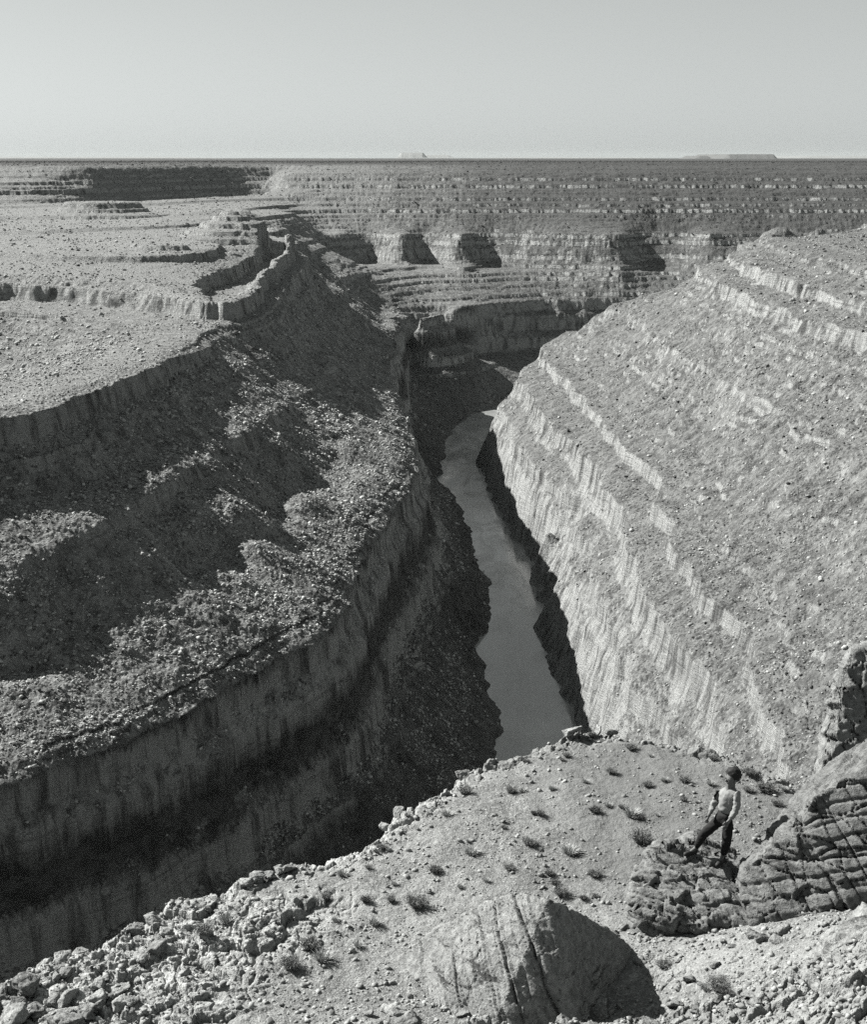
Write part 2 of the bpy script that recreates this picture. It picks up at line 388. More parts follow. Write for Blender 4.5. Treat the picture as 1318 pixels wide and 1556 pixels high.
def mat_canyon():
    t = NT('canyon_rock')
    p = t.pos()
    nz = t.sep(t.geo.outputs['True Normal'])[2]
    sx, sy, z = t.sep(t.geo.outputs['Position'])
    cliff = t.ramp(nz, 0.66, 0.48)
    big = t.noise(p, 0.012, 4); mid = t.noise(p, 0.11, 5, 0.65); fine = t.noise(p, 0.75, 4, 0.7)
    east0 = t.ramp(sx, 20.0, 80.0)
    soil = t.mix(east0, t.mix(t.math('MULTIPLY', t.ramp(z, 75.0, 55.0), t.ramp(sy, 2000.0, 1800.0)), t.mix(t.ramp(mid, 0.35, 0.68), 0.07, 0.16), t.mix(t.ramp(mid, 0.35, 0.68), 0.03, 0.07)), t.mix(t.ramp(mid, 0.32, 0.66), 0.05, 0.112))  # talus low in the west gorge painted darker to deepen its shade
    soil = t.mix(t.ramp(fine, 0.57, 0.68), soil, 0.19)
    scrub = t.math('MULTIPLY', t.ramp(t.noise(p, 0.42, 3, 0.65), 0.52, 0.60), t.ramp(big, 0.3, 0.6, 0.35, 0.95))
    soil = t.mix(scrub, soil, 0.03)
    soil = t.mix(t.math('MULTIPLY', t.ramp(z, 183.0, 200.0, 0.0, 0.8), t.ramp(sx, -60.0, -110.0)), soil, t.mix(t.ramp(fine, 0.40, 0.62), 0.075, 0.20))  # upper-left ground painted lighter to lift its sunlit tone
    # blackbrush over the far upper benches and the plateau
    fary = t.math('MULTIPLY', t.ramp(sy, 2060.0, 2250.0), t.ramp(sx, -260.0, 300.0, 0.15, 1.0))
    brush = t.math('MULTIPLY', fary, t.ramp(mid, 0.25, 0.7, 0.97, 0.8))
    soil = t.mix(brush, soil, 0.035)
    soil = t.mix(t.math('MULTIPLY', t.ramp(z, 286.0, 292.0), t.ramp(sy, 1700.0, 2200.0)), soil, 0.035)
    # cliffs: pale limestone streaked with varnish, in two bands of the inner gorge
    st = t.noise(t.pos(0.16, 0.16, 0.012), 1.0, 5, 0.65, 0.4)
    patch = t.noise(t.pos(0.016, 0.016, 0.022), 1.0, 6, 0.68, 0.8)
    zw = t.math('ADD', z, t.math('MULTIPLY', t.math('SUBTRACT', patch, 0.5), 30.0))
    zw = t.math('ADD', zw, t.math('MULTIPLY', t.math('SUBTRACT', st, 0.5), 20.0))
    zw = t.math('ADD', zw, t.math('MULTIPLY', t.math('SUBTRACT', t.noise(t.pos(0.9, 0.9, 0.12), 1.0, 5, 0.75), 0.5), 16.0))
    band1 = t.math('MULTIPLY', t.ramp(zw, 77.0, 90.0), t.ramp(zw, 109.0, 102.0))
    band2 = t.math('MULTIPLY', t.ramp(zw, 36.0, 50.0), t.ramp(zw, 67.0, 61.0))
    upper = t.ramp(z, 118.0, 126.0)
    east = t.ramp(sx, 40.0, 70.0)
    band = t.math('MAXIMUM', t.math('MAXIMUM', band1, band2), t.math('MAXIMUM', upper, east))
    stain = t.math('ADD', t.math('MULTIPLY', st, 0.7), t.math('MULTIPLY', patch, 0.4))
    st2 = t.ramp(stain, 0.42, 0.60)
    rock = t.mix(t.math('MAXIMUM', east0, t.math('MAXIMUM', t.ramp(z, 112.0, 122.0), t.ramp(sy, 1500.0, 1800.0))), t.mix(st2, 0.07, 0.30), t.mix(st2, 0.08, 0.29))
    rock = t.mix(band, t.mix(t.ramp(t.noise(t.pos(0.12, 0.12, 0.2), 1.0, 6, 0.75), 0.4, 0.62), 0.03, 0.085), rock)  # dark between the bands is painted shade of recesses and overhang
    bed = t.noise(t.pos(0.01, 0.01, 0.55), 1.0, 3, 0.6)
    rock = t.mix(t.ramp(bed, 0.58, 0.7, 0.0, 0.5), rock, 0.06)
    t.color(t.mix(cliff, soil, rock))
    b1 = t.bump(t.noise(p, 0.5, 6, 0.7), 1.2, 0.9)
    b2 = t.bump(t.voro(p, 0.8), 0.6, 0.7, b1)
    jn = t.math('ADD', t.math('MULTIPLY', t.noise(t.pos(0.45, 0.45, 0.05), 1.0, 6, 0.75), 0.8), t.math('MULTIPLY', t.noise(t.pos(0.05, 0.05, 0.9), 1.0, 5, 0.75), 0.8))
    t.bump(t.math('MULTIPLY', cliff, jn), 3.0, 1.0, b2)
    return t.m

def mat_water():
    t = NT('river_surface', 0.10)
    t.b.inputs['Specular IOR Level'].default_value = 0.5
    p = t.pos(1, 0.6, 1)
    t.color(t.mix(t.ramp(t.noise(p, 0.03, 3), 0.35, 0.65), 0.17, 0.22))
    t.bump(t.noise(p, 0.5, 5, 0.65), 0.05, 0.5)
    t.put(t.b.inputs['Roughness'], t.ramp(t.noise(t.pos(0.05, 0.02, 1), 1.0, 5, 0.65, 0.8), 0.35, 0.65, 0.06, 0.32))
    return t.m

# ------------------------------------------------------------------ the canyon
def structure(ob, kind='structure', label=None):
    ob['kind'] = kind
    if label: ob['label'] = label
    return ob

def build_canyon():
    fine = int(1330 * QUAL)
    az = np.concatenate([np.linspace(-62, -21.5, 90), np.linspace(-21.4, 21.4, fine), np.linspace(21.5, 62, 60)]) * math.pi / 180
    k = 0.0012 / QUAL
    def logs(a, b, n): return np.exp(np.linspace(math.log(a), math.log(b), n, endpoint=False))
    rr = np.concatenate([logs(18, 330, 160), logs(330, 2900, int(math.log(2900 / 330) / k)), logs(2900, 3800, int(150 * QUAL)), logs(3800, 58000, 46), [58000]])
    RR, AA = np.meshgrid(rr, az, indexing='ij')
    X = (RR * np.sin(AA)).astype(np.float32); Y = (RR * np.cos(AA)).astype(np.float32)
    Z = np.empty_like(X)
    for i in range(0, len(rr), 200):
        Z[i:i + 200] = height(X[i:i + 200], Y[i:i + 200])[0]
    # distant swells of the plateau
    fade = sstep(6000, 12000, RR).astype(np.float32)
    Z += fade * (6 * pn(X / 6000, Y / 6000, 40) - 2)
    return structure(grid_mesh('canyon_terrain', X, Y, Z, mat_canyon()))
build_canyon()

def build_river():
    lb = [(a[0] - 40, a[1]) for a in LBALL]; rb = [(a[0] + 40, a[1]) for a in RBALL]
    x = np.linspace(-1400, 1500, 60); y = np.linspace(180, 2000, 60)
    X, Y = np.meshgrid(x, y)
    return structure(grid_mesh('river_water', X, Y, np.full_like(X, 0.6), mat_water()))
build_river()

def mesa(x0, x1, ytop, dist, shoulder, seed, depth=900):
    """a flat-topped hill on the horizon, wide as the photo shows it and set at its own distance"""
    a = ray(x0, 238); b = ray(x1, 238)
    xa, xb = dist * a[0] / a[1], dist * b[0] / b[1]
    top = CAMZ + (240.0 - ytop) / FPX * dist * 1.06
    m = (xb - xa) * 0.25
    X, Y = np.meshgrid(np.linspace(xa - m, xb + m, 150), np.linspace(dist - depth, dist + depth * 1.6, 40))
    X = X.astype(np.float32); Y = Y.astype(np.float32)
    w = (xb - xa)
    wob = w * 0.05 * fbm(X / (w * .3), Y / (w * .3), seed, 3)
    e = np.minimum(np.minimum(X - xa, xb - X) + wob, np.minimum(Y - dist + depth * .6, dist + depth * 1.2 - Y) + wob)
    h = np.interp(e / w, [-0.2, 0.0, shoulder * .5, shoulder, 1], [0.0, 0.18, 0.55, 1.0, 1.02])
    Z = 284 + (top - 284) * h * (1 + 0.05 * pn(X / (w * .2), Y / (w * .2), seed + 2)) - 14 * (h < 0.01)
    return structure(grid_mesh('mesa_hill', X, Y, Z.astype(np.float32), MESA_MAT if dist < 20000 else HAZED_MESA))
MESA_MAT = NT('mesa_rock').m
HAZED_MESA = NT('hazed_mesa_rock').m
HAZED_MESA.node_tree.nodes['Principled BSDF'].inputs['Base Color'].default_value = grey(0.14)  # far mesas lightened, distance haze put into the colour
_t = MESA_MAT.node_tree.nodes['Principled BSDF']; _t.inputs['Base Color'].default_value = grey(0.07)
mesa(1083, 1166, 235.2, 13000, 0.10, 3); mesa(1046, 1080, 237.2, 13400, 0.35, 5, 500)
mesa(606, 648, 233.2, 42000, 0.12, 7, 2500); mesa(640, 690, 236.0, 43000, 0.2, 9, 2500)
mesa(1185, 1420, 237.3, 38000, 0.12, 11, 3000); mesa(-60, 330, 238.4, 40000, 0.2, 13, 3000); mesa(720, 1000, 238.9, 45000, 0.2, 15, 3000)

def build_haze():
    bm = bmesh.new(); bmesh.ops.create_cube(bm, size=1.0)
    x0, x1, y0, y1, z0, z1 = -62000, 62000, -1500, 62000, -60, 460
    for v in bm.verts:
        v.co = Vector((x0 + (x1 - x0) * (v.co.x + .5), y0 + (y1 - y0) * (v.co.y + .5), z0 + (z1 - z0) * (v.co.z + .5)))
    me = bpy.data.meshes.new('haze'); bm.to_mesh(me); bm.free()
    m = bpy.data.materials.new('haze_air'); m.use_nodes = True; nt = m.node_tree
    nt.nodes.remove(nt.nodes['Principled BSDF'])
    v = nt.nodes.new('ShaderNodeVolumePrincipled'); v.inputs['Density'].default_value = HAZE
    v.inputs['Color'].default_value = (0.5, 0.535, 0.53, 1); v.inputs['Anisotropy'].default_value = 0.0
    nt.links.new(v.outputs[0], nt.nodes['Material Output'].inputs['Volume'])
    me.materials.append(m)
    o = bpy.data.objects.new('haze', me); COL.objects.link(o)
    return structure(o, 'stuff')
HAZE = 8.0e-6
import bmesh
build_haze()

# ------------------------------------------------------------------ scattered stones and scrub of the canyon
def ico():
    p = (1 + 5 ** 0.5) / 2
    v = np.array([(-1, p, 0), (1, p, 0), (-1, -p, 0), (1, -p, 0), (0, -1, p), (0, 1, p), (0, -1, -p), (0, 1, -p), (p, 0, -1), (p, 0, 1), (-p, 0, -1), (-p, 0, 1)], float)
    f = np.array([(0, 11, 5), (0, 5, 1), (0, 1, 7), (0, 7, 10), (0, 10, 11), (1, 5, 9), (5, 11, 4), (11, 10, 2), (10, 7, 6), (7, 1, 8), (3, 9, 4), (3, 4, 2), (3, 2, 6), (3, 6, 8), (3, 8, 9), (4, 9, 5), (2, 4, 11), (6, 2, 10), (8, 6, 7), (9, 8, 1)])
    return v / np.linalg.norm(v[0]), f
ICO_V, ICO_F = ico()

def scatter_mesh(name, pts, size, mat, rs, flat=0.7, jit=0.35, cube=False):
    """one mesh of many small irregular lumps"""
    n = len(pts)
    v = np.repeat(ICO_V[None], n, 0)
    if cube:
        v = np.sign(v) * np.abs(v) ** 0.55
    v = v * (1 + jit * (rs.rand(n, 12, 1) - 0.5) * 2)
    v = v * (size[:, None, None] * np.stack([rs.uniform(0.7, 1.3, n), rs.uniform(0.7, 1.3, n), flat * rs.uniform(0.6, 1.3, n)], 1)[:, None, :])
    a = rs.uniform(0, 6.283, n); c, s = np.cos(a)[:, None], np.sin(a)[:, None]
    tl = rs.uniform(-0.5, 0.5, n)[:, None]
    x = v[:, :, 0]; z = v[:, :, 2]
    x, z = x * np.cos(tl) - z * np.sin(tl), x * np.sin(tl) + z * np.cos(tl)
    y = v[:, :, 1]
    co = np.stack([x * c - y * s, x * s + y * c, z], 2) + pts[:, None, :]
    f = (ICO_F[None] + (np.arange(n) * 12)[:, None, None]).reshape(-1, 3).astype(np.int32)
    me = bpy.data.meshes.new(name)
    me.vertices.add(n * 12); me.vertices.foreach_set('co', co.astype(np.float32).ravel())
    me.loops.add(f.size); me.loops.foreach_set('vertex_index', f.ravel())
    me.polygons.add(len(f)); me.polygons.foreach_set('loop_start', np.arange(0, f.size, 3, dtype=np.int32))
    me.update(calc_edges=True)
    me.materials.append(mat)
    ob = bpy.data.objects.new(name, me); COL.objects.link(ob)
    return ob

def mat_plain(name, lo, hi, scale=0.6, bump=0.0, bscale=3.0):
    t = NT(name); p = t.pos()
    t.color(t.mix(t.ramp(t.noise(p, scale, 3, 0.6), 0.35, 0.65), lo, hi))
    if bump: t.bump(t.noise(p, bscale, 5, 0.7), bump, 0.8)
    return t.m

def canyon_scatter():
    rs = np.random.RandomState(3)
    def pos(n, r0, r1, a0, a1):
        r = np.exp(rs.uniform(math.log(r0), math.log(r1), n)); a = np.radians(rs.uniform(a0, a1, n))
        x, y = (r * np.sin(a)).astype(np.float32), (r * np.cos(a)).astype(np.float32)
        z, amp = height(x, y); zx, _ = height(x + 1.5, y); zy, _ = height(x, y + 1.5)
        sl = np.hypot(zx - z, zy - z) / 1.5
        return x, y, z, sl, r
    # talus blocks
    x, y, z, sl, r = pos(330000, 380, 1900, -20, 20)
    d = 0.5 + pn(x / 30, y / 30, 51) + 0.6 * pn(x / 8, y / 8, 52)
    left = (x < 20) & (z < 205)
    keep = (sl < 1.6) & (z > 3) & (rs.rand(len(x)) < np.where(left, np.where(z > 184, 0.25, 1.0), 0.2) * np.clip(d, 0.1, 1))
    x, y, z, r, left = x[keep], y[keep], z[keep], r[keep], left[keep]
    size = np.clip(rs.lognormal(-1.25, 0.55, len(x)), 0.15, 1.3) * np.clip(r / 700, 0.75, 1.35)
    o = scatter_mesh('talus_blocks', np.stack([x, y, z + 0.15 * size], 1), size, mat_plain('talus_stone', 0.13, 0.32), rs, 0.75, 0.35, True)
    structure(o, 'stuff', 'pale broken talus blocks strewn over the canyon slopes')
    # dark desert scrub
    x, y, z, sl, r = pos(150000, 380, 3300, -20, 20)
    d = 0.45 + 1.1 * pn(x / 60, y / 60, 53) + 0.5 * pn(x / 15, y / 15, 54)
    far = sstep(1900, 2400, y) * 0.8
    keep = (sl < 1.1) & (z > 5) & (rs.rand(len(x)) < np.clip(d, 0.05, 1) * np.where((x < 20) & (z < 205), 0.5, 0.5) + far)
    x, y, z, r = x[keep], y[keep], z[keep], r[keep]
    size = np.clip(rs.lognormal(-1.0, 0.45, len(x)), 0.2, 1.2) * np.clip(r / 900, 0.75, 1.4)
    o = scatter_mesh('desert_scrub', np.stack([x, y, z + 0.25 * size], 1), size, mat_plain('scrub_leaf', 0.025, 0.06), rs, 0.7, 0.4)
    structure(o, 'stuff', 'small dark desert scrub dotted over the canyon slopes')
canyon_scatter()

# ------------------------------------------------------------------ foreground shelf
import bmesh
from mathutils.bvhtree import BVHTree
from mathutils import noise as mnoise

def Q(px, py, y):
    d = ray(px, py); t = y / d[1]
    return Vector((d[0] * t, y, CAMZ + d[2] * t))

ZB = 288.6
EDGE_PX = [(-330, 1680), (-150, 1570), (0, 1492), (30, 1462), (62, 1442), (110, 1436), (160, 1412), (250, 1374), (300, 1352), (350, 1336), (400, 1322), (470, 1302), (520, 1285), (575, 1264), (600, 1236), (640, 1208), (690, 1176), (710, 1154), (760, 1146), (800, 1133), (830, 1122), (890, 1108), (950, 1109), (1030, 1119), (1100, 1140), (1150, 1160), (1225, 1190), (1330, 1222), (1600, 1300)]
EDGE = np.array([P(a, b, ZB) for a, b in EDGE_PX])

def edge_dist(x, y):
    """signed distance to the rim, positive on the shelf"""
    best = np.full(x.shape, 1e9, np.float32); sgn = np.zeros(x.shape, np.float32)
    for a, b in zip(EDGE[:-1], EDGE[1:]):
        d = b - a; L = (d * d).sum()
        t = np.clip(((x - a[0]) * d[0] + (y - a[1]) * d[1]) / L, 0, 1)
        qx = x - (a[0] + t * d[0]); qy = y - (a[1] + t * d[1])
        dd = np.hypot(qx, qy)
        cr = d[0] * qy - d[1] * qx
        m = dd < best
        sgn = np.where(m, np.where(cr < 0, 1.0, -1.0), sgn); best = np.where(m, dd, best)
    return (best * sgn).astype(np.float32)

def shelf(x, y, detail=True):
    x = np.asarray(x, np.float32); y = np.asarray(y, np.float32)
    wx = 0.35 * pn(x / 1.3, y / 1.3, 61) + 0.16 * pn(x / 0.5, y / 0.5, 62) + 0.08 * pn(x / 0.2, y / 0.2, 63)
    wy = 0.35 * pn(x / 1.3, y / 1.3, 64) + 0.16 * pn(x / 0.5, y / 0.5, 65) + 0.08 * pn(x / 0.2, y / 0.2, 66)
    d = edge_dist(x + wx, y + wy)
    z = ZB + 0.12 * fbm(x / 4, y / 4, 67, 3)
    # rising ground towards the near right
    z = z + 1.5 * sstep(2.2, 6.5, x) * sstep(21.5, 17, y)
    z = z + 1.35 * sstep(16.9, 15.3, y) * sstep(-1.2, 0.6, x)
    # broken rock at the rim and in the lower left
    rub = np.maximum(sstep(0.9, 0.1, d), sstep(-1.6, -3.6, x - (y - 18.5) * 0.55) * sstep(21.5, 20, y))
    rub = np.maximum(rub, (0.12 + 0.45 * sstep(0.05, 0.4, pn(x / 1.1, y / 0.8, 77))) * sstep(2.3, 3.2, x) * sstep(19.6, 18.6, y))
    rub = np.maximum(rub, 0.8 * sstep(16.7, 16.2, y) * sstep(-1.2, 0, x))
    h1, c1 = worley((x + wx) / 0.7, (y + wy) / 0.55, 68, 0.55)
    h2, c2 = worley((x + wx * .6) / 0.3, (y + wy * .6) / 0.22, 69, 0.6)
    h3, c3 = worley(x / 0.13, y / 0.10, 70, 0.6)
    z = z + rub * (0.20 * h1 + 0.10 * h2 + 0.045 * h3 - 0.2 - 0.10 * sstep(0.10, 0.0, c1) - 0.06 * sstep(0.12, 0.0, c2))
    z = z + 0.05 * pn(x / 0.6, y / 0.6, 71) + 0.022 * pn(x / 0.22, y / 0.22, 72) + 0.012 * pn(x / 0.09, y / 0.09, 73) + 0.007 * pn(x / 0.045, y / 0.045, 74)
    # the rim: a stepped lip, then the drop
    lip = sstep(0.35, -0.05, d)
    z = z - 0.25 * lip - np.where(d < -0.05, 30 * sstep(0, -3.2, d + 0.05) + 2.2 * sstep(0.0, -0.25, d + 0.05), 0)
    return z.astype(np.float32), d, rub

def mat_shelf():
    t = NT('shelf_ground'); p = t.pos()
    nz = t.sep(t.geo.outputs['True Normal'])[2]
    at = t.node('ShaderNodeAttribute', attribute_name='bare_rock')
    rock = at.outputs['Fac']
    mid = t.noise(p, 1.1, 5, 0.65); fine = t.noise(p, 9.0, 4, 0.75); grit = t.noise(p, 34.0, 2, 0.7)
    soil = t.mix(t.ramp(t.noise(p, 0.55, 6, 0.7, 0.5), 0.38, 0.62), 0.10, 0.155)
    soil = t.mix(t.ramp(fine, 0.54, 0.66), soil, 0.21)
    soil = t.mix(t.ramp(grit, 0.56, 0.68), soil, 0.26)
    soil = t.mix(t.ramp(grit, 0.42, 0.32), soil, 0.04)
    sx, sy, sz = t.sep(t.geo.outputs['Position'])
    loam = t.math('MULTIPLY', t.ramp(t.math('ADD', sx, t.math('MULTIPLY', mid, 3.0)), 2.2, 5.0), t.ramp(sy, 19.0, 21.5))
    soil = t.mix(t.math('MULTIPLY', loam, 0.75), soil, 0.085)
    pale = t.mix(t.ramp(fine, 0.40, 0.62), 0.15, 0.30)
    pale = t.mix(t.ramp(t.noise(p, 3.0, 5, 0.7), 0.6, 0.75), pale, 0.09)
    pale = t.mix(t.math('MULTIPLY', t.ramp(sx, -0.5, 2.0), 0.55), pale, 0.10)
    t.color(t.mix(rock, soil, pale))
    b1 = t.bump(fine, 0.05, 0.9)
    t.bump(grit, 0.02, 0.9, b1)
    return t.m

def set_attr(ob, name, val):
    a = ob.data.attributes.new(name, 'FLOAT', 'POINT'); a.data.foreach_set('value', np.ascontiguousarray(val, np.float32).ravel())

def build_shelf():
    az = np.concatenate([np.linspace(-40, -21, 60, endpoint=False), np.linspace(-21, 21, int(1000 * QUAL)), np.linspace(21.2, 40, 60)]) * math.pi / 180
    rr = np.exp(np.linspace(math.log(12.5), math.log(36), int(1000 * QUAL)))
    RR, AA = np.meshgrid(rr, az, indexing='ij')
    X = (RR * np.sin(AA)).astype(np.float32); Y = (RR * np.cos(AA)).astype(np.float32)
    Z, d, rub = shelf(X, Y)
    o = grid_mesh('ground', X, Y, Z, mat_shelf())
    set_attr(o, 'bare_rock', np.clip(np.maximum(rub, sstep(0.5, 0.1, d)), 0, 1))
    o.data.transform(Matrix()); 
    return structure(o)
SHELF = build_shelf()

# ------------------------------------------------------------------ rocks
def mat_rock(name, lo=0.11, hi=0.24, dark=0.05, rot=(0, 0, 0), layer=6.0, crack=0.9):
    """pale limestone with thin beds (rot turns the bedding), pits and lichen"""
    t = NT(name); p = t.pos(); q = t.pos(0.7, 0.7, layer, rot)
    beds = t.noise(q, 1.0, 4, 0.7, 0.3); spot = t.noise(p, 7.0, 5, 0.7); fine = t.noise(p, 26.0, 4, 0.75)
    c = t.mix(t.ramp(spot, 0.35, 0.65), lo, hi)
    c = t.mix(t.ramp(beds, 0.42, 0.34), c, dark * 1.3)
    c = t.mix(t.ramp(fine, 0.57, 0.67), c, hi * 1.35)
    c = t.mix(t.ramp(fine, 0.41, 0.33), c, dark)
    t.color(c)
    b1 = t.bump(beds, 0.06 * crack, 1.0)
    b2 = t.bump(spot, 0.05, 0.9, b1)
    t.bump(fine, 0.02, 1.0, b2)
    return t.m

def hull_rock(name, pts, mat, cuts=5, amp=0.07, scale=1.2, seed=0, bed=None, bed_amp=0.0, bed_len=0.12, smooth=2, cracks=(), frac=1.0):
    """convex hull of the corner points, refined and roughened along its normals"""
    bm = bmesh.new()
    vs = [bm.verts.new(p) for p in pts]
    r = bmesh.ops.convex_hull(bm, input=vs)
    bmesh.ops.delete(bm, geom=[v for v in bm.verts if not v.link_faces], context='VERTS')
    bmesh.ops.triangulate(bm, faces=bm.faces[:])
    target = cuts * 0.001
    for c in range(12):
        es = [e for e in bm.edges if e.calc_length() > target * 1.4]
        if not es or len(bm.verts) > 120000: break
        bmesh.ops.subdivide_edges(bm, edges=es, cuts=1, use_grid_fill=False)
        bmesh.ops.triangulate(bm, faces=[f for f in bm.faces if len(f.verts) > 3])
        if c == 2 and smooth:
            for k in range(smooth): bmesh.ops.smooth_vert(bm, verts=bm.verts[:], factor=0.5, use_axis_x=True, use_axis_y=True, use_axis_z=True)
    bmesh.ops.recalc_face_normals(bm, faces=bm.faces[:])
    bm.normal_update()
    me = bpy.data.meshes.new(name); bm.to_mesh(me); bm.free()
    n = len(me.vertices)
    co = np.empty(n * 3, np.float32); me.vertices.foreach_get('co', co); co = co.reshape(-1, 3)
    no = np.empty(n * 3, np.float32); me.vertices.foreach_get('normal', no); no = no.reshape(-1, 3)
    def p3(s, k):
        f = 1.0 / s
        return (pn(co[:, 0] * f + co[:, 2] * f * 0.71, co[:, 1] * f - co[:, 2] * f * 0.53, seed + k) + pn(co[:, 2] * f - co[:, 1] * f * .37, co[:, 0] * f + co[:, 1] * f * .6, seed + k + 5)) * 0.7
    h = amp * (1.0 * p3(scale, 1) + 0.55 * p3(scale * 0.42, 2) + 0.3 * p3(scale * 0.17, 3) + 0.16 * p3(scale * 0.07, 4))
    if bed is not None:
        b = Vector(bed).normalized()
        s = (co @ np.array(b, np.float32)) + 0.06 * p3(0.7, 8) + 0.02 * p3(0.2, 9)
        f = s / bed_len; i = np.floor(f); fr = f - i
        lv = _ang[(i.astype(int) * 37 + seed) & 1023] / 6.28
        jog = np.clip(0.5 + 0.9 * p3(0.45, 11), 0, 1)
        h = h + bed_amp * (lv * (0.4 + jog) - 0.8 * np.exp(-((fr - 0.5) / 0.5) ** 8 * 0 - (np.minimum(fr, 1 - fr) / 0.10) ** 2))
    for (o, nv, wd, dp) in cracks:      # narrow clefts along planes
        nv = np.array(Vector(nv).normalized(), np.float32)
        dd = (co - np.array(o, np.float32)) @ nv + 0.05 * p3(0.35, 13) + 0.02 * p3(0.1, 14)
        h = h - 1.6 * dp * np.exp(-(dd / wd) ** 2) * np.clip(0.6 + p3(0.3, 15), 0, 1)
    ax = np.abs(no); u1 = np.where(ax[:, 0] > ax[:, 1], co[:, 1], co[:, 0]); u2 = np.where(ax[:, 2] > 0.75, co[:, 1], co[:, 2])
    bh, bc = worley(u1 / (0.42 * scale) + 0.15 * p3(0.4, 17), u2 / (0.30 * scale) + 0.15 * p3(0.4, 18), seed, 0.5)
    h = h + frac * amp * (0.9 * bh - 0.7 * sstep(0.06, 0.0, bc))
    co = co + no * h[:, None]
    me.vertices.foreach_set('co', co.astype(np.float32).ravel())
    me.polygons.foreach_set('use_smooth', np.ones(len(me.polygons), bool))
    me.update(); me.materials.append(mat)
    if os.environ.get('DBG'): print(name, n)
    ob = bpy.data.objects.new(name, me); COL.objects.link(ob)
    return ob

def tag(o, label, cat, group=None):
    o['label'] = label; o['category'] = cat
    if group: o['group'] = group
    return o

RBED = (0.35, 0.1, -0.94)
# the big boulder in front
bl = [Q(832, 1370, 17.8), Q(800, 1364, 18.1), Q(770, 1360, 18.4), Q(735, 1374, 18.6), Q(650, 1422, 19.0), Q(605, 1460, 19.1), Q(590, 1600, 18.0), Q(700, 1680, 16.9), Q(885, 1600, 17.2),
      Q(852, 1450, 17.5), Q(1022, 1545, 19.5), Q(1004, 1484, 19.5), Q(945, 1428, 19.1), Q(890, 1392, 18.5), Q(960, 1520, 20.4), Q(700, 1520, 20.2), Q(1016, 1620, 19.3)]
BG = (0.94, -0.05, 0.36)
BOULDER = hull_rock('boulder', bl, mat_rock('boulder_stone', 0.115, 0.19, 0.03, (0, 1.2, 0), 5.0), 24, 0.055, 0.6, 3, BG, 0.03, 0.13, 0,
    [(Q(770, 1450, 17.9), BG, 0.018, 0.10), (Q(690, 1450, 18.3), BG, 0.015, 0.07), (Q(640, 1470, 18.5), BG, 0.015, 0.06), (Q(810, 1440, 17.7), (0.9, 0.0, 0.4), 0.015, 0.10), (Q(735, 1430, 18.1), BG, 0.014, 0.06)], 0.35)
tag(BOULDER, 'huge split boulder with a bright grooved left face and a black shadowed right face', 'boulder')

# the outcrop under the walker
ol = [Q(968, 1322, 20.2), Q(1000, 1284, 20.9), Q(1052, 1268, 21.4), Q(1115, 1292, 21.2), Q(1140, 1322, 20.6), Q(1150, 1400, 19.4), Q(1062, 1405, 19.3), Q(985, 1398, 19.6), Q(962, 1366, 19.9),
      Q(970, 1440, 19.7), Q(1150, 1440, 19.4), Q(1000, 1380, 21.9), Q(1130, 1380, 21.9)]
OUTCROP = hull_rock('rock_outcrop', ol, mat_rock('outcrop_stone', 0.08, 0.15, 0.03, (0.2, 0.1, 0), 4.0), 28, 0.11, 0.8, 21, (0.1, 0.3, 1), 0.04, 0.14, 1)
tag(OUTCROP, 'low rounded rock outcrop that the walker stands on, pale at its left end', 'rock')

# the tilted slab on the right
sl = [Q(1128, 1332, 19.7), Q(1205, 1258, 19.7), Q(1242, 1216, 19.75), Q(1320, 1162, 19.8), Q(1372, 1135, 19.9), Q(1440, 1190, 20.0), Q(1490, 1290, 20.0),
      Q(1206, 1232, 21.0), Q(1252, 1180, 21.2), Q(1320, 1128, 21.4), Q(1390, 1105, 21.7), Q(1470, 1200, 21.8), Q(1500, 1330, 21.6), Q(1140, 1300, 20.8),
      Q(1145, 1402, 19.2), Q(1232, 1388, 18.9), Q(1320, 1350, 18.8), Q(1480, 1330, 18.9), Q(1150, 1420, 21), Q(1500, 1430, 21.5), Q(1320, 1400, 19.0)]
SLAB = hull_rock('rock_slab', sl, mat_rock('slab_stone', 0.07, 0.13, 0.025, (0, 0.55, 0), 5.0), 28, 0.10, 0.9, 41, (-0.33, 0.05, 0.94), 0.04, 0.19, 0,
    [(Q(1240, 1290, 19.3), (0.85, 0, 0.5), 0.014, 0.09), (Q(1290, 1280, 19.3), (0.85, 0, 0.5), 0.012, 0.07), (Q(1205, 1330, 19.3), (0.9, 0, 0.4), 0.012, 0.07), (Q(1265, 1340, 19), (0.85, 0, 0.5), 0.012, 0.07), (Q(1260, 1300, 19.3), (-0.25, 0, 0.97), 0.012, 0.08), (Q(1250, 1250, 19.5), (-0.4, 0, 0.9), 0.012, 0.08)])
tag(SLAB, 'long tilted rock slab rising to the right beside the walker, its face cut by dark cracks', 'rock')

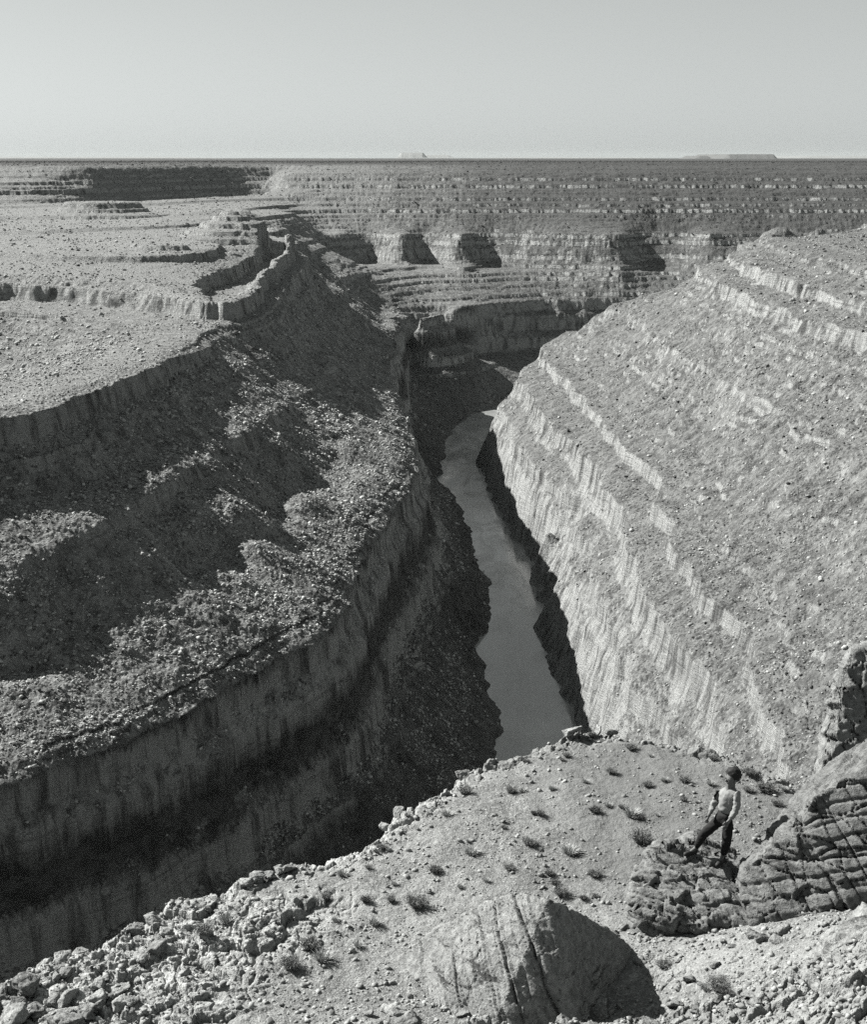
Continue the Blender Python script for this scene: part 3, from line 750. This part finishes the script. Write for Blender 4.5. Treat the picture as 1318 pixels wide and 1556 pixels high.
# rock behind the slab at the right edge
ul = [Q(1262, 1085, 25), Q(1280, 1020, 25.2), Q(1300, 990, 25.2), Q(1345, 968, 25.3), Q(1400, 1010, 25.6), Q(1480, 1120, 25.6), Q(1300, 1010, 26.5), Q(1360, 985, 27), Q(1430, 1040, 27.2), Q(1250, 1190, 24.6), Q(1330, 1220, 24.2), Q(1500, 1260, 24.0), Q(1510, 1260, 27.5),
      Q(1225, 1420, 23.5), Q(1330, 1440, 23.2), Q(1540, 1440, 23.0), Q(1560, 1400, 28), Q(1250, 1400, 27.5), Q(1230, 1250, 26.8)]
UPPER = hull_rock('rock_outcrop', ul, mat_rock('upper_stone', 0.10, 0.18, 0.035, (0, 0.6, 0), 3.0), 50, 0.12, 0.9, 61, (-0.3, 0.1, 0.95), 0.03, 0.35, 0)
tag(UPPER, 'pale rock outcrop with a dark overhanging top edge behind the tilted slab', 'rock')

# rough ledge in the lower right corner
ll = [Q(1185, 1535, 15.6), Q(1215, 1490, 16.0), Q(1262, 1440, 16.5), Q(1320, 1392, 17.0), Q(1500, 1300, 17.4), Q(1330, 1470, 15.5), Q(1500, 1440, 15.4), Q(1180, 1640, 14.8), Q(1500, 1640, 14.4), Q(1500, 1500, 18), Q(1300, 1500, 17.6), Q(1210, 1600, 16.5)]
LEDGE_ROCK = hull_rock('rock_ledge', ll, mat_rock('ledge_stone', 0.10, 0.20, 0.035, (0.1, 0.35, 0), 5.0), 28, 0.10, 0.5, 81, (-0.3, 0.25, 0.9), 0.08, 0.11, 0)
tag(LEDGE_ROCK, 'rugged layered rock ledge full of dark hollows in the lower right corner', 'rock')

dg = bpy.context.evaluated_depsgraph_get()
def bvh(o):
    me = o.data
    return BVHTree.FromPolygons([v.co for v in me.vertices], [p.vertices[:] for p in me.polygons])
def shelf_hit(px, py):
    """where the sight line through a photo pixel meets the shelf"""
    d = ray(px, py); t = 10.0 / d[1]; tt = np.linspace(12.5, 34, 900) / d[1]
    x, y, z = d[0] * tt, d[1] * tt, CAMZ + d[2] * tt
    g = shelf(x, y)[0]; k = np.nonzero(z < g)[0]
    k = k[0] if len(k) else 0
    return Vector((x[k], y[k], float(g[k])))
def shelf_z(x, y): return float(shelf(np.array([x]), np.array([y]))[0][0])

# ------------------------------------------------------------------ stones along the rim and in the rubble
stone_mats = [mat_rock('stone_pale', 0.14, 0.25, 0.06, (0.3, 0.2, 0), 4.0, 0.4), mat_rock('stone_grey', 0.09, 0.17, 0.04, (0.1, 0.4, 0), 4.0, 0.4)]
stone_meshes = []
for k in range(9):
    r_ = random.Random(100 + k)
    pts = []
    fl = [0.45, 0.6, 0.38, 0.8, 0.5, 0.32, 0.7, 0.45, 0.55][k]
    for i in range(11):
        v = Vector((r_.gauss(0, 1), r_.gauss(0, 1), r_.gauss(0, 1))).normalized()
        m = max(abs(v.x), abs(v.y), abs(v.z)) ** 0.8
        pts.append(Vector((v.x / m * 0.5, v.y / m * 0.38, v.z / m * 0.5 * fl)) * r_.uniform(0.85, 1.1))
    o = hull_rock('rock', pts, stone_mats[k % 2], 40, 0.05, 0.5, 200 + k * 9, None, 0, 0.1, 1)
    stone_meshes.append(o.data); bpy.data.objects.remove(o)

def stone(px, py, w, k, label, group, hit=None, sink=0.12, tilt=0.3):
    r_ = random.Random(int(px * 31 + py * 7 + k))
    c = hit or shelf_hit(px, py)
    me = stone_meshes[k % 9]
    o = bpy.data.objects.new('rock', me); COL.objects.link(o)
    s = w * (c - Vector((0, 0, CAMZ))).length / FPX
    o.location = c + Vector((0, 0, s * (0.24 - sink)))
    o.rotation_euler = (r_.uniform(-tilt, tilt), r_.uniform(-tilt, tilt), r_.uniform(0, 6.28))
    o.scale = (s * r_.uniform(0.95, 1.15), s * r_.uniform(0.9, 1.2), s * r_.uniform(0.8, 1.1))
    tag(o, label, 'rock', group)
    return o

# ------------------------------------------------------------------ the walker
def skin_mesh(name, verts, edges, radii, mat, parent=None, sub=2, root=0, fold=0.0):
    me = bpy.data.meshes.new(name); me.from_pydata([Vector(v) for v in verts], edges, [])
    o = bpy.data.objects.new(name, me); COL.objects.link(o)
    sk = o.modifiers.new('skin', 'SKIN'); sk.use_smooth_shade = True; sk.branch_smoothing = 0.4
    sd_ = o.modifiers.new('sub', 'SUBSURF'); sd_.levels = sub; sd_.render_levels = sub
    lay = me.skin_vertices[0].data
    for i, r_ in enumerate(radii):
        lay[i].radius = (r_, r_) if not isinstance(r_, tuple) else r_
        lay[i].use_root = (i == root)
    bpy.context.view_layer.update()
    ev = o.evaluated_get(bpy.context.evaluated_depsgraph_get())
    nm = bpy.data.meshes.new_from_object(ev)
    bpy.data.objects.remove(o); bpy.data.meshes.remove(me)
    nm.name = name; nm.materials.clear(); nm.materials.append(mat)
    if fold:
        for v in nm.vertices:
            q = v.co
            v.co = q + v.normal * (fold * (mnoise.noise(Vector((q.x * 14, q.y * 14, q.z * 26))) + .6 * mnoise.noise(q * 42)))
    for p in nm.polygons: p.use_smooth = True
    ob = bpy.data.objects.new(name, nm); COL.objects.link(ob)
    if parent: ob.parent = parent
    return ob

def flat_mat(name, v, rough=0.85, scale=30.0):
    t = NT(name, rough)
    t.color(t.mix(t.noise(t.pos(obj=True), scale, 4, 0.6), v * 0.8, v * 1.2))
    return t.m

def build_person():
    ob = bvh(OUTCROP)
    def hit(px, py):
        d = Vector(ray(px, py)); h = ob.ray_cast(Vector((0, 0, CAMZ)), d)
        return h[0] if h[0] else Q(px, py, 20.6)
    FR = hit(1097, 1311); FL = hit(1055, 1299)
    yb = FR.y
    scale = 155.0 / 152.0
    def J(px, py, dy=0.0):            # joint seen at a photo pixel, dy metres behind the standing foot
        return Q(px, py, yb + dy)
    skin = flat_mat('skin', 0.09, 0.6); knit = flat_mat('light_sweater', 0.15); denim = flat_mat('dark_trousers', 0.010); leather = flat_mat('dark_shoe', 0.022, 0.6); hair_m = flat_mat('dark_hair', 0.014, 0.7)
    root = bpy.data.objects.new('person', None); COL.objects.link(root)
    root.location = FR
    tag(root, 'person with dark hair, light sweater and dark trousers standing astride, looking left', 'person')
    off = FR
    L = lambda v: v - off
    pel = J(1101, 1243, .03); spine = J(1104, 1228, .02); chest = J(1108, 1210, .02); neck = J(1111, 1196, .02); headb = J(1112, 1191, .0)
    headc = J(1113, 1181, .0); crown = J(1114, 1172, .01); chin = J(1108, 1189, -.05)
    sR = J(1097, 1204, .14); eR = J(1085, 1222, .18); wR = J(1079, 1237, .06)
    sL = J(1121, 1205, -.13); eL = J(1120, 1230, -.20); wL = J(1109, 1247, -.24)
    hR = J(1094, 1247, .09); kR = J(1069, 1268, .02); aR = FL + Vector((0.03, 0.03, 0.10)); bR = FL + Vector((0.06, 0.06, .03)); tR = FL + Vector((-.17, -.06, .02))
    hL = J(1109, 1247, -.07); kL = J(1105, 1276, -.14); aL = FR + Vector((0.02, 0.02, 0.10)); bL = FR + Vector((0.05, 0.07, .03)); tL = FR + Vector((-.11, -.17, .02))
    V = []; E = []; RD = []
    def add(p, r, prev=None):
        V.append(L(p)); RD.append(r)
        if prev is not None: E.append((prev, len(V) - 1))
        return len(V) - 1
    # body: one continuous surface
    ip = add(pel, .085); isp = add(spine, .08, ip); ic = add(chest, .10, isp); inn = add(neck, .055, ic); ihb = add(headb, .062, inn); ihc = add(headc, .102, ihb); icr = add(crown, .080, ihc)
    ich = add(chin, .038, ihb)
    for s_, e_, w_, sg in ((sR, eR, wR, -1), (sL, eL, wL, 1)):
        a = add(s_, .055, ic); b = add(e_, .042, a); c = add(w_, .029, b)
        d = (w_ - e_).normalized()
        palm = w_ + d * .055; ipalm = add(palm, (.020, .036), c); kn = add(w_ + d * .09, (.014, .036), ipalm)
        side = d.cross(Vector((0, 1, 0))).normalized()
        for k, (q, ln) in enumerate(((-.030, .065), (-.010, .078), (.010, .073), (.029, .055))):
            f1 = add(w_ + d * (.10 + ln * .45) + side * q + Vector((0, -.012, 0)), .0085, kn)
            add(w_ + d * (.10 + ln) + side * q * .9 + Vector((0, .012, 0)), .007, f1)
        t1 = add(w_ + d * .06 + side * -.045, .010, ipalm); add(w_ + d * .10 + side * -.055, .008, t1)
    for h_, k_, a_, b_, t_ in ((hR, kR, aR, bR, tR), (hL, kL, aL, bL, tL)):
        a = add(h_, .066, ip); b = add(k_, .058, a); m_ = add((k_ * .6 + a_ * .4) + Vector((.02, .02, 0)), .054, b); c = add(a_, .036, m_); add(t_.lerp(a_, .45) + Vector((0, 0, -.01)), .022, c)
    body = skin_mesh('body', V, E, RD, skin, root, 2, 0)
    # sweater with long sleeves
    V.clear(); E.clear(); RD.clear()
    ip = add(pel + Vector((0, 0, .095)), .142); isp = add(spine, .128, ip); ic = add(chest, .150, isp); add(neck + Vector((0, 0, .005)), .070, ic)
    for s_, e_, w_ in ((sR, eR, wR), (sL, eL, wL)):
        a = add(s_, .072, ic); b = add(e_, .056, a); add(e_.lerp(w_, .92), .043, b)
    skin_mesh('sweater', V, E, RD, knit, root, 3, 0, .014)
    # trousers
    V.clear(); E.clear(); RD.clear()
    iw = add(pel + Vector((0, 0, .15)), .122); ip = add(pel + Vector((0, 0, .0)), .150, iw)
    for h_, k_, a_ in ((hR, kR, aR), (hL, kL, aL)):
        a = add(h_, .104, ip); b = add(k_, .076, a); c = add((k_ * .55 + a_ * .45) + Vector((.02, .02, 0)), .068, b); add(a_ + Vector((0, 0, .02)), .050, c)
    skin_mesh('trousers', V, E, RD, denim, root, 3, 0, .010)
    for b_, a_, t_ in ((bR, aR, tR), (bL, aL, tL)):
        V.clear(); E.clear(); RD.clear()
        i0 = add(b_ + Vector((0, 0, .01)), .046); add(a_ + Vector((0, 0, .01)), .046, i0); m_ = add(b_.lerp(t_, .55) + Vector((0, 0, .015)), .045, i0); add(t_ + Vector((0, 0, .01)), .036, m_)
        skin_mesh('shoe', V, E, RD, leather, root, 2, 0)
    # hair: a rough cap over the crown and the back of the head
    ctr = L(headc) + Vector((.025, .02, .035))
    bm = bmesh.new(); bmesh.ops.create_icosphere(bm, subdivisions=4, radius=0.122)
    bmesh.ops.scale(bm, verts=bm.verts, vec=(1.0, 1.0, 0.98))
    for v in bm.verts:
        n_ = mnoise.noise(v.co * 30) * .016 + mnoise.noise(v.co * 70) * .009
        front = max(0, v.co.normalized().dot(Vector((-.80, -.25, -.60))))
        v.co *= 1 + n_ / .12 - 0.42 * max(0, front - .25)
    for f in bm.faces: f.smooth = True
    me = bpy.data.meshes.new('hair'); bm.to_mesh(me); bm.free(); me.materials.append(hair_m)
    h = bpy.data.objects.new('hair', me); COL.objects.link(h); h.parent = root; h.location = ctr
    # face
    face = (Vector((-.86, -.40, -.02))).normalized(); side = Vector((face.y, -face.x, 0)); up = Vector((0, 0, 1)); fc = L(headc) + Vector((-.005, -.01, -.015))
    def lump(name, p, sc, mat):
        bm = bmesh.new(); bmesh.ops.create_icosphere(bm, subdivisions=2, radius=1.0)
        bmesh.ops.scale(bm, verts=bm.verts, vec=sc)
        for f in bm.faces: f.smooth = True
        bmesh.ops.rotate(bm, verts=bm.verts, matrix=face.to_track_quat('X', 'Z').to_matrix())
        me = bpy.data.meshes.new(name); bm.to_mesh(me); bm.free(); me.materials.append(mat)
        o = bpy.data.objects.new(name, me); COL.objects.link(o); o.parent = root; o.location = p
    lump('nose', fc + face * .098 - up * .02, (.022, .014, .026), skin)
    for s_ in (-1, 1):
        lump('eye', fc + face * .085 + side * .032 * s_ + up * .008, (.010, .014, .008), hair_m)
        lump('ear', fc + side * .088 * s_ - face * .01 - up * .01, (.018, .012, .030), skin)
    lump('mouth', fc + face * .082 - up * .058, (.010, .024, .006), flat_mat('lip', 0.07))
    return root
PERSON = build_person()

# ------------------------------------------------------------------ shrubs, tufts and stones of the shelf
def blade_mesh(name, seed, n, spread, hgt, mat, width=0.008, curve=0.5, twig=False):
    r_ = random.Random(seed); vs = []; fs = []
    for i in range(n):
        a = r_.uniform(0, 6.283); ro = spread * 0.35 * r_.random() ** 0.5
        b = Vector((math.cos(a) * ro, math.sin(a) * ro, -0.02))
        lean = r_.random() ** 0.7
        d = Vector((math.cos(a + r_.uniform(-.7, .7)), math.sin(a + r_.uniform(-.7, .7)), 0))
        ln = hgt * r_.uniform(.55, 1.1)
        w_ = width * r_.uniform(.6, 1.3)
        sd_ = Vector((-d.y, d.x, 0)).lerp(Vector((r_.uniform(-1, 1), r_.uniform(-1, 1), 0)), .5).normalized()
        p1 = b + d * spread * .45 * lean + Vector((0, 0, ln * .55)); p2 = b + d * spread * lean * (0.7 + curve * .4) + Vector((0, 0, ln * (1 - .35 * lean * curve)))
        k = len(vs)
        vs += [b - sd_ * w_, b + sd_ * w_, p1 - sd_ * w_ * .8, p1 + sd_ * w_ * .8, p2]
        fs += [(k, k + 1, k + 3, k + 2), (k + 2, k + 3, k + 4)]
        if twig:
            for q in range(3):
                c = p1.lerp(p2, r_.random()); e_ = c + Vector((r_.uniform(-1, 1), r_.uniform(-1, 1), r_.uniform(0, 1))) * ln * .28
                s2 = Vector((r_.uniform(-1, 1), r_.uniform(-1, 1), r_.uniform(-1, 1))).normalized() * w_
                k = len(vs); vs += [c - s2, c + s2, e_]; fs += [(k, k + 1, k + 2)]
    me = bpy.data.meshes.new(name); me.from_pydata(vs, [], fs); me.materials.append(mat)
    return me
m_dry = mat_plain('dry_grass', 0.2, 0.32, 20.0); m_brush = mat_plain('brush_twig', 0.09, 0.18, 20.0); m_dark = mat_plain('dark_brush_twig', 0.05, 0.11, 20.0)
TUFT = [blade_mesh('tuft', 300 + k, 240, .22, .20, m_dry, .006) for k in range(3)]
BRUSH = [blade_mesh('shrub', 310 + k, 260, .24, .24, m_brush, .006, .3, True) for k in range(3)]
DARK = [blade_mesh('shrub', 320 + k, 260, .22, .20, m_dark, .007, .4, True) for k in range(3)]

def near_what(px, py):
    """a landmark phrase for a spot on the shelf"""
    if px > 1120 and py < 1260: return 'between the walker and the tilted slab'
    if px > 1040 and py < 1200: return 'on the far rim just above the walker'
    if px > 930 and py < 1300: return 'on the flat ground left of the walker'
    if px > 880 and py >= 1400: return 'on the rocky slope right of the big boulder'
    if px > 800 and py > 1280: return 'between the big boulder and the outcrop'
    if py > 1420: return 'on the open ground left of the big boulder'
    if px > 640 and py < 1210: return 'near the far lip of the shelf above the river'
    if px > 640: return 'in the middle of the shelf'
    return 'on the shelf beside the cliff edge'

def plant(kind, px, py, w, extra=''):
    r_ = random.Random(int(px * 13 + py * 7))
    c = shelf_hit(px, py)
    lst = {'tuft': TUFT, 'brush': BRUSH, 'dark': DARK}[kind]
    o = bpy.data.objects.new('grass_tuft' if kind == 'tuft' else 'shrub', lst[r_.randrange(3)]); COL.objects.link(o)
    o.location = c; o.rotation_euler = (0, 0, r_.uniform(0, 6.28))
    s_ = 0.68 * w * (c - Vector((0, 0, CAMZ))).length / FPX / .36
    o.scale = (s_, s_, s_ * r_.uniform(.75, 1.05))
    word = {'tuft': 'pale dry grass tuft', 'brush': 'grey twiggy shrub', 'dark': 'dark low shrub'}[kind]
    big = 'large ' if w > 34 else ('small ' if w < 20 else '')
    tag(o, big + word + ' ' + (extra or near_what(px, py)), 'grass tuft' if kind == 'tuft' else 'shrub', 'dry tufts on the shelf' if kind == 'tuft' else 'shrubs on the shelf')
    return o

SHRUBS = [('dark', 812, 1237, 22), ('dark', 777, 1205, 20), ('tuft', 795, 1203, 26), ('dark', 707, 1207, 22), ('brush', 766, 1259, 20), ('dark', 822, 1239, 26), ('tuft', 805, 1281, 32), ('dark', 806, 1285, 28),
    ('dark', 905, 1235, 22), ('dark', 945, 1228, 22), ('tuft', 925, 1226, 28), ('tuft', 960, 1240, 36), ('dark', 972, 1244, 22), ('tuft', 867, 1297, 34), ('brush', 880, 1297, 24), ('brush', 775, 1322, 34),
    ('tuft', 717, 1298, 36), ('brush', 660, 1325, 26), ('dark', 664, 1327, 20), ('tuft', 712, 1280, 22), ('brush', 835, 1330, 26), ('brush', 905, 1333, 26), ('dark', 845, 1345, 22), ('dark', 853, 1361, 24), ('dark', 887, 1367, 30), ('brush', 905, 1363, 20),
    ('brush', 634, 1378, 40), ('dark', 595, 1371, 22), ('dark', 556, 1371, 18), ('tuft', 620, 1240, 30), ('tuft', 600, 1345, 26), ('brush', 470, 1442, 34), ('brush', 443, 1472, 46), ('tuft', 490, 1460, 34), ('tuft', 410, 1420, 26), ('tuft', 545, 1440, 32), ('dark', 475, 1432, 16), ('brush', 310, 1420, 40), ('tuft', 345, 1400, 34), ('brush', 400, 1405, 20),
    ('dark', 1030, 1127, 26), ('dark', 985, 1196, 20), ('tuft', 1010, 1187, 24), ('dark', 1042, 1189, 18), ('dark', 1060, 1221, 14), ('brush', 1040, 1218, 22), ('tuft', 1080, 1193, 20), ('dark', 1138, 1203, 24), ('dark', 1165, 1202, 32), ('tuft', 1193, 1201, 30), ('dark', 1182, 1225, 34), ('dark', 1140, 1177, 24), ('brush', 1085, 1155, 22),
    ('brush', 975, 1281, 34), ('brush', 1060, 1366, 52), ('brush', 1092, 1500, 60), ('dark', 1100, 1512, 34), ('tuft', 1075, 1505, 30), ('brush', 1010, 1470, 26), ('dark', 855, 1157, 18), ('dark', 800, 1160, 24), ('brush', 862, 1150, 16), ('dark', 900, 1120, 20), ('brush', 960, 1140, 18), ('tuft', 990, 1150, 22), ('brush', 580, 1290, 28), ('tuft', 520, 1330, 26), ('brush', 495, 1370, 22), ('tuft', 680, 1240, 24), ('tuft', 740, 1340, 30), ('brush', 560, 1320, 20), ('tuft', 840, 1200, 20), ('tuft', 890, 1190, 22), ('brush', 930, 1175, 18), ('tuft', 1000, 1240, 20), ('tuft', 700, 1350, 26), ('tuft', 570, 1405, 28), ('tuft', 510, 1400, 24)]
for i_, (k_, px_, py_, w_) in enumerate(SHRUBS):
    plant('brush' if k_ == 'dark' and i_ % 2 else k_, px_, py_, w_ * (0.7, 1.1, 0.9, 1.25, 0.6)[i_ % 5])

# stones along the rim, in the rubble and on the near slope
STONES = [(715, 1158, 34, 0), (745, 1152, 40, 3), (795, 1140, 46, 2), (818, 1134, 30, 6), (840, 1130, 40, 2), (683, 1185, 36, 4), (660, 1198, 40, 1), (705, 1180, 28, 5), (640, 1212, 30, 8), (625, 1222, 26, 2), (605, 1240, 28, 0), (585, 1262, 24, 4), (480, 1305, 26, 5), (500, 1297, 22, 7), (440, 1325, 30, 3), (425, 1328, 24, 6), (408, 1340, 34, 7), (392, 1336, 28, 0), (375, 1345, 30, 4), (350, 1348, 24, 2), (330, 1356, 26, 1), (870, 1113, 34, 2), (850, 1122, 28, 5), (905, 1113, 26, 8), (930, 1118, 22, 1)]
LBL = {0: 'blocky', 1: 'rounded', 2: 'flat', 3: 'thick', 4: 'chunky', 5: 'thin flat', 6: 'squarish', 7: 'tilted', 8: 'lumpy'}
for px_, py_, w_, k_ in STONES:
    w_ *= 0.8
    tail = 'on the far lip of the shelf above the river' if px_ > 690 else ('on the cliff edge halfway along the shelf' if px_ > 470 else 'on the cliff edge beyond the rubble')
    stone(px_, py_, w_, k_, 'pale ' + LBL[k_] + ' rock ' + tail, 'rocks along the rim')
r_ = random.Random(5)
for i in range(80):
    u_ = r_.random(); v_ = r_.random() ** 1.3
    px_ = -20 + 350 * u_; top = 1500 - 150 * u_ ** 0.8
    py_ = top + 10 + (1575 - top) * v_
    if px_ + (py_ - 1400) * 0.55 > 330: continue
    w_ = r_.choice((14, 16, 20, 24, 28, 36, 50)) * r_.uniform(.8, 1.1)
    k_ = r_.randrange(9)
    stone(px_, py_, w_, k_, ('large ' if w_ > 38 else 'small ') + 'pale ' + LBL[k_] + ' rock in the rubble at the lower left corner', 'rubble rocks at the lower left', None, .15, .5)
for i in range(44):
    px_ = r_.uniform(890, 1200); py_ = r_.uniform(1405, 1550)
    if px_ < 1030 and py_ > 1405 + (px_ - 880) * .9: py_ = 1410 + r_.random() * 20
    w_ = r_.choice((10, 12, 14, 18, 22, 30)) * r_.uniform(.8, 1.1); k_ = r_.choice((1, 3, 5, 7, 5))
    stone(px_, py_, w_, k_, ('small ' if w_ < 20 else '') + 'grey ' + LBL[k_] + ' rock on the slope right of the big boulder', 'flat rocks on the near slope', None, .15, .25)
for i in range(46):
    px_ = r_.uniform(560, 1040); py_ = r_.uniform(1530, 1570)
    w_ = r_.choice((14, 18, 22, 28, 36)) * r_.uniform(.8, 1.1); k_ = r_.randrange(9)
    stone(px_, py_, w_, k_, ('small ' if w_ < 22 else '') + 'grey ' + LBL[k_] + ' rock in the debris in front of the big boulder', 'debris rocks before the boulder', None, .15, .4)
stone(735, 1316 - 0, 10, 2, 'flat dark stone perched on the left crest of the outcrop', 'loose single rocks', hit=None) if False else None

def shelf_gravel():
    rs = np.random.RandomState(9)
    n = 42000
    r = np.exp(rs.uniform(math.log(14), math.log(31), n)); a = np.radians(rs.uniform(-21, 21, n))
    x, y = (r * np.sin(a)).astype(np.float32), (r * np.cos(a)).astype(np.float32)
    z, d, rub = shelf(x, y)
    dn = 0.35 + 1.2 * pn(x / 1.5, y / 1.5, 91) + 0.7 * pn(x / .5, y / .5, 92) + rub
    k = (d > 0.05) & (rs.rand(n) < np.clip(dn, 0.06, 1))
    x, y, z, r = x[k], y[k], z[k], r[k]
    size = np.clip(rs.lognormal(-4.35, 0.6, len(x)), 0.006, 0.05)
    o = scatter_mesh('gravel', np.stack([x, y, z + .2 * size], 1), size, mat_plain('gravel_stone', 0.08, 0.24, 9.0), rs, 0.65, 0.4, True)
    structure(o, 'stuff', 'small pale gravel strewn over the shelf')
shelf_gravel()

# ------------------------------------------------------------------ light, sky, camera
SUN_EL, SUN_AZ = 38.5, 27.0      # degrees; the sun stands to the left and a little beyond the scene
sd = Vector((-math.cos(R(SUN_EL)) * math.cos(R(SUN_AZ)), math.cos(R(SUN_EL)) * math.sin(R(SUN_AZ)), math.sin(R(SUN_EL))))
sun = bpy.data.lights.new('sun', 'SUN'); sun.energy = 5.0; sun.angle = R(0.53); sun.color = (1.0, 0.985, 0.955)
so = bpy.data.objects.new('sun', sun); COL.objects.link(so)
so.rotation_euler = sd.to_track_quat('Z', 'Y').to_euler()
so.location = sd * 800 + Vector((0, 0, 300))

w = bpy.data.worlds.new('World'); SC.world = w; w.use_nodes = True
wn, wl = w.node_tree.nodes, w.node_tree.links
bg = wn['Background']
sky = wn.new('ShaderNodeTexSky'); sky.sky_type = 'NISHITA'; sky.sun_disc = False
sky.sun_elevation = R(SUN_EL); sky.sun_rotation = math.atan2(sd.x, sd.y) % (2 * math.pi)
sky.altitude = 1400; sky.air_density = 1.0; sky.dust_density = 2.0
bw = wn.new('ShaderNodeRGBToBW'); wl.new(sky.outputs[0], bw.inputs[0])
even = wn.new('ShaderNodeMix'); even.data_type = 'FLOAT'; even.inputs[0].default_value = 0.6
wl.new(bw.outputs[0], even.inputs[2]); even.inputs[3].default_value = 2.25
tint = wn.new('ShaderNodeMix'); tint.data_type = 'RGBA'; tint.blend_type = 'MULTIPLY'; tint.inputs[0].default_value = 1.0
wl.new(even.outputs[0], tint.inputs[6]); tint.inputs[7].default_value = (0.955, 1.0, 0.985, 1)
wl.new(tint.outputs[2], bg.inputs[0]); bg.inputs[1].default_value = 0.05

cam = bpy.data.cameras.new('camera'); co_ = bpy.data.objects.new('camera', cam); COL.objects.link(co_)
co_.location = (0, 0, CAMZ); co_.rotation_euler = (math.pi / 2 - TH, 0, 0)
cam.sensor_fit = 'VERTICAL'; cam.sensor_height = 24.0; cam.lens = FPX / 1556.0 * 24.0
cam.clip_start = 0.5; cam.clip_end = 200000
SC.camera = co_
SC.view_settings.view_transform = 'Standard'; SC.view_settings.look = 'None'
SC.view_settings.exposure = 1.75; SC.view_settings.gamma = 1.0
SC.cycles.max_bounces = 5; SC.cycles.diffuse_bounces = 1

SC.cycles.volume_bounces = 0
SC.cycles.use_denoising = False
SC.cycles.sample_clamp_direct = 2.0; SC.cycles.sample_clamp_indirect = 1.0
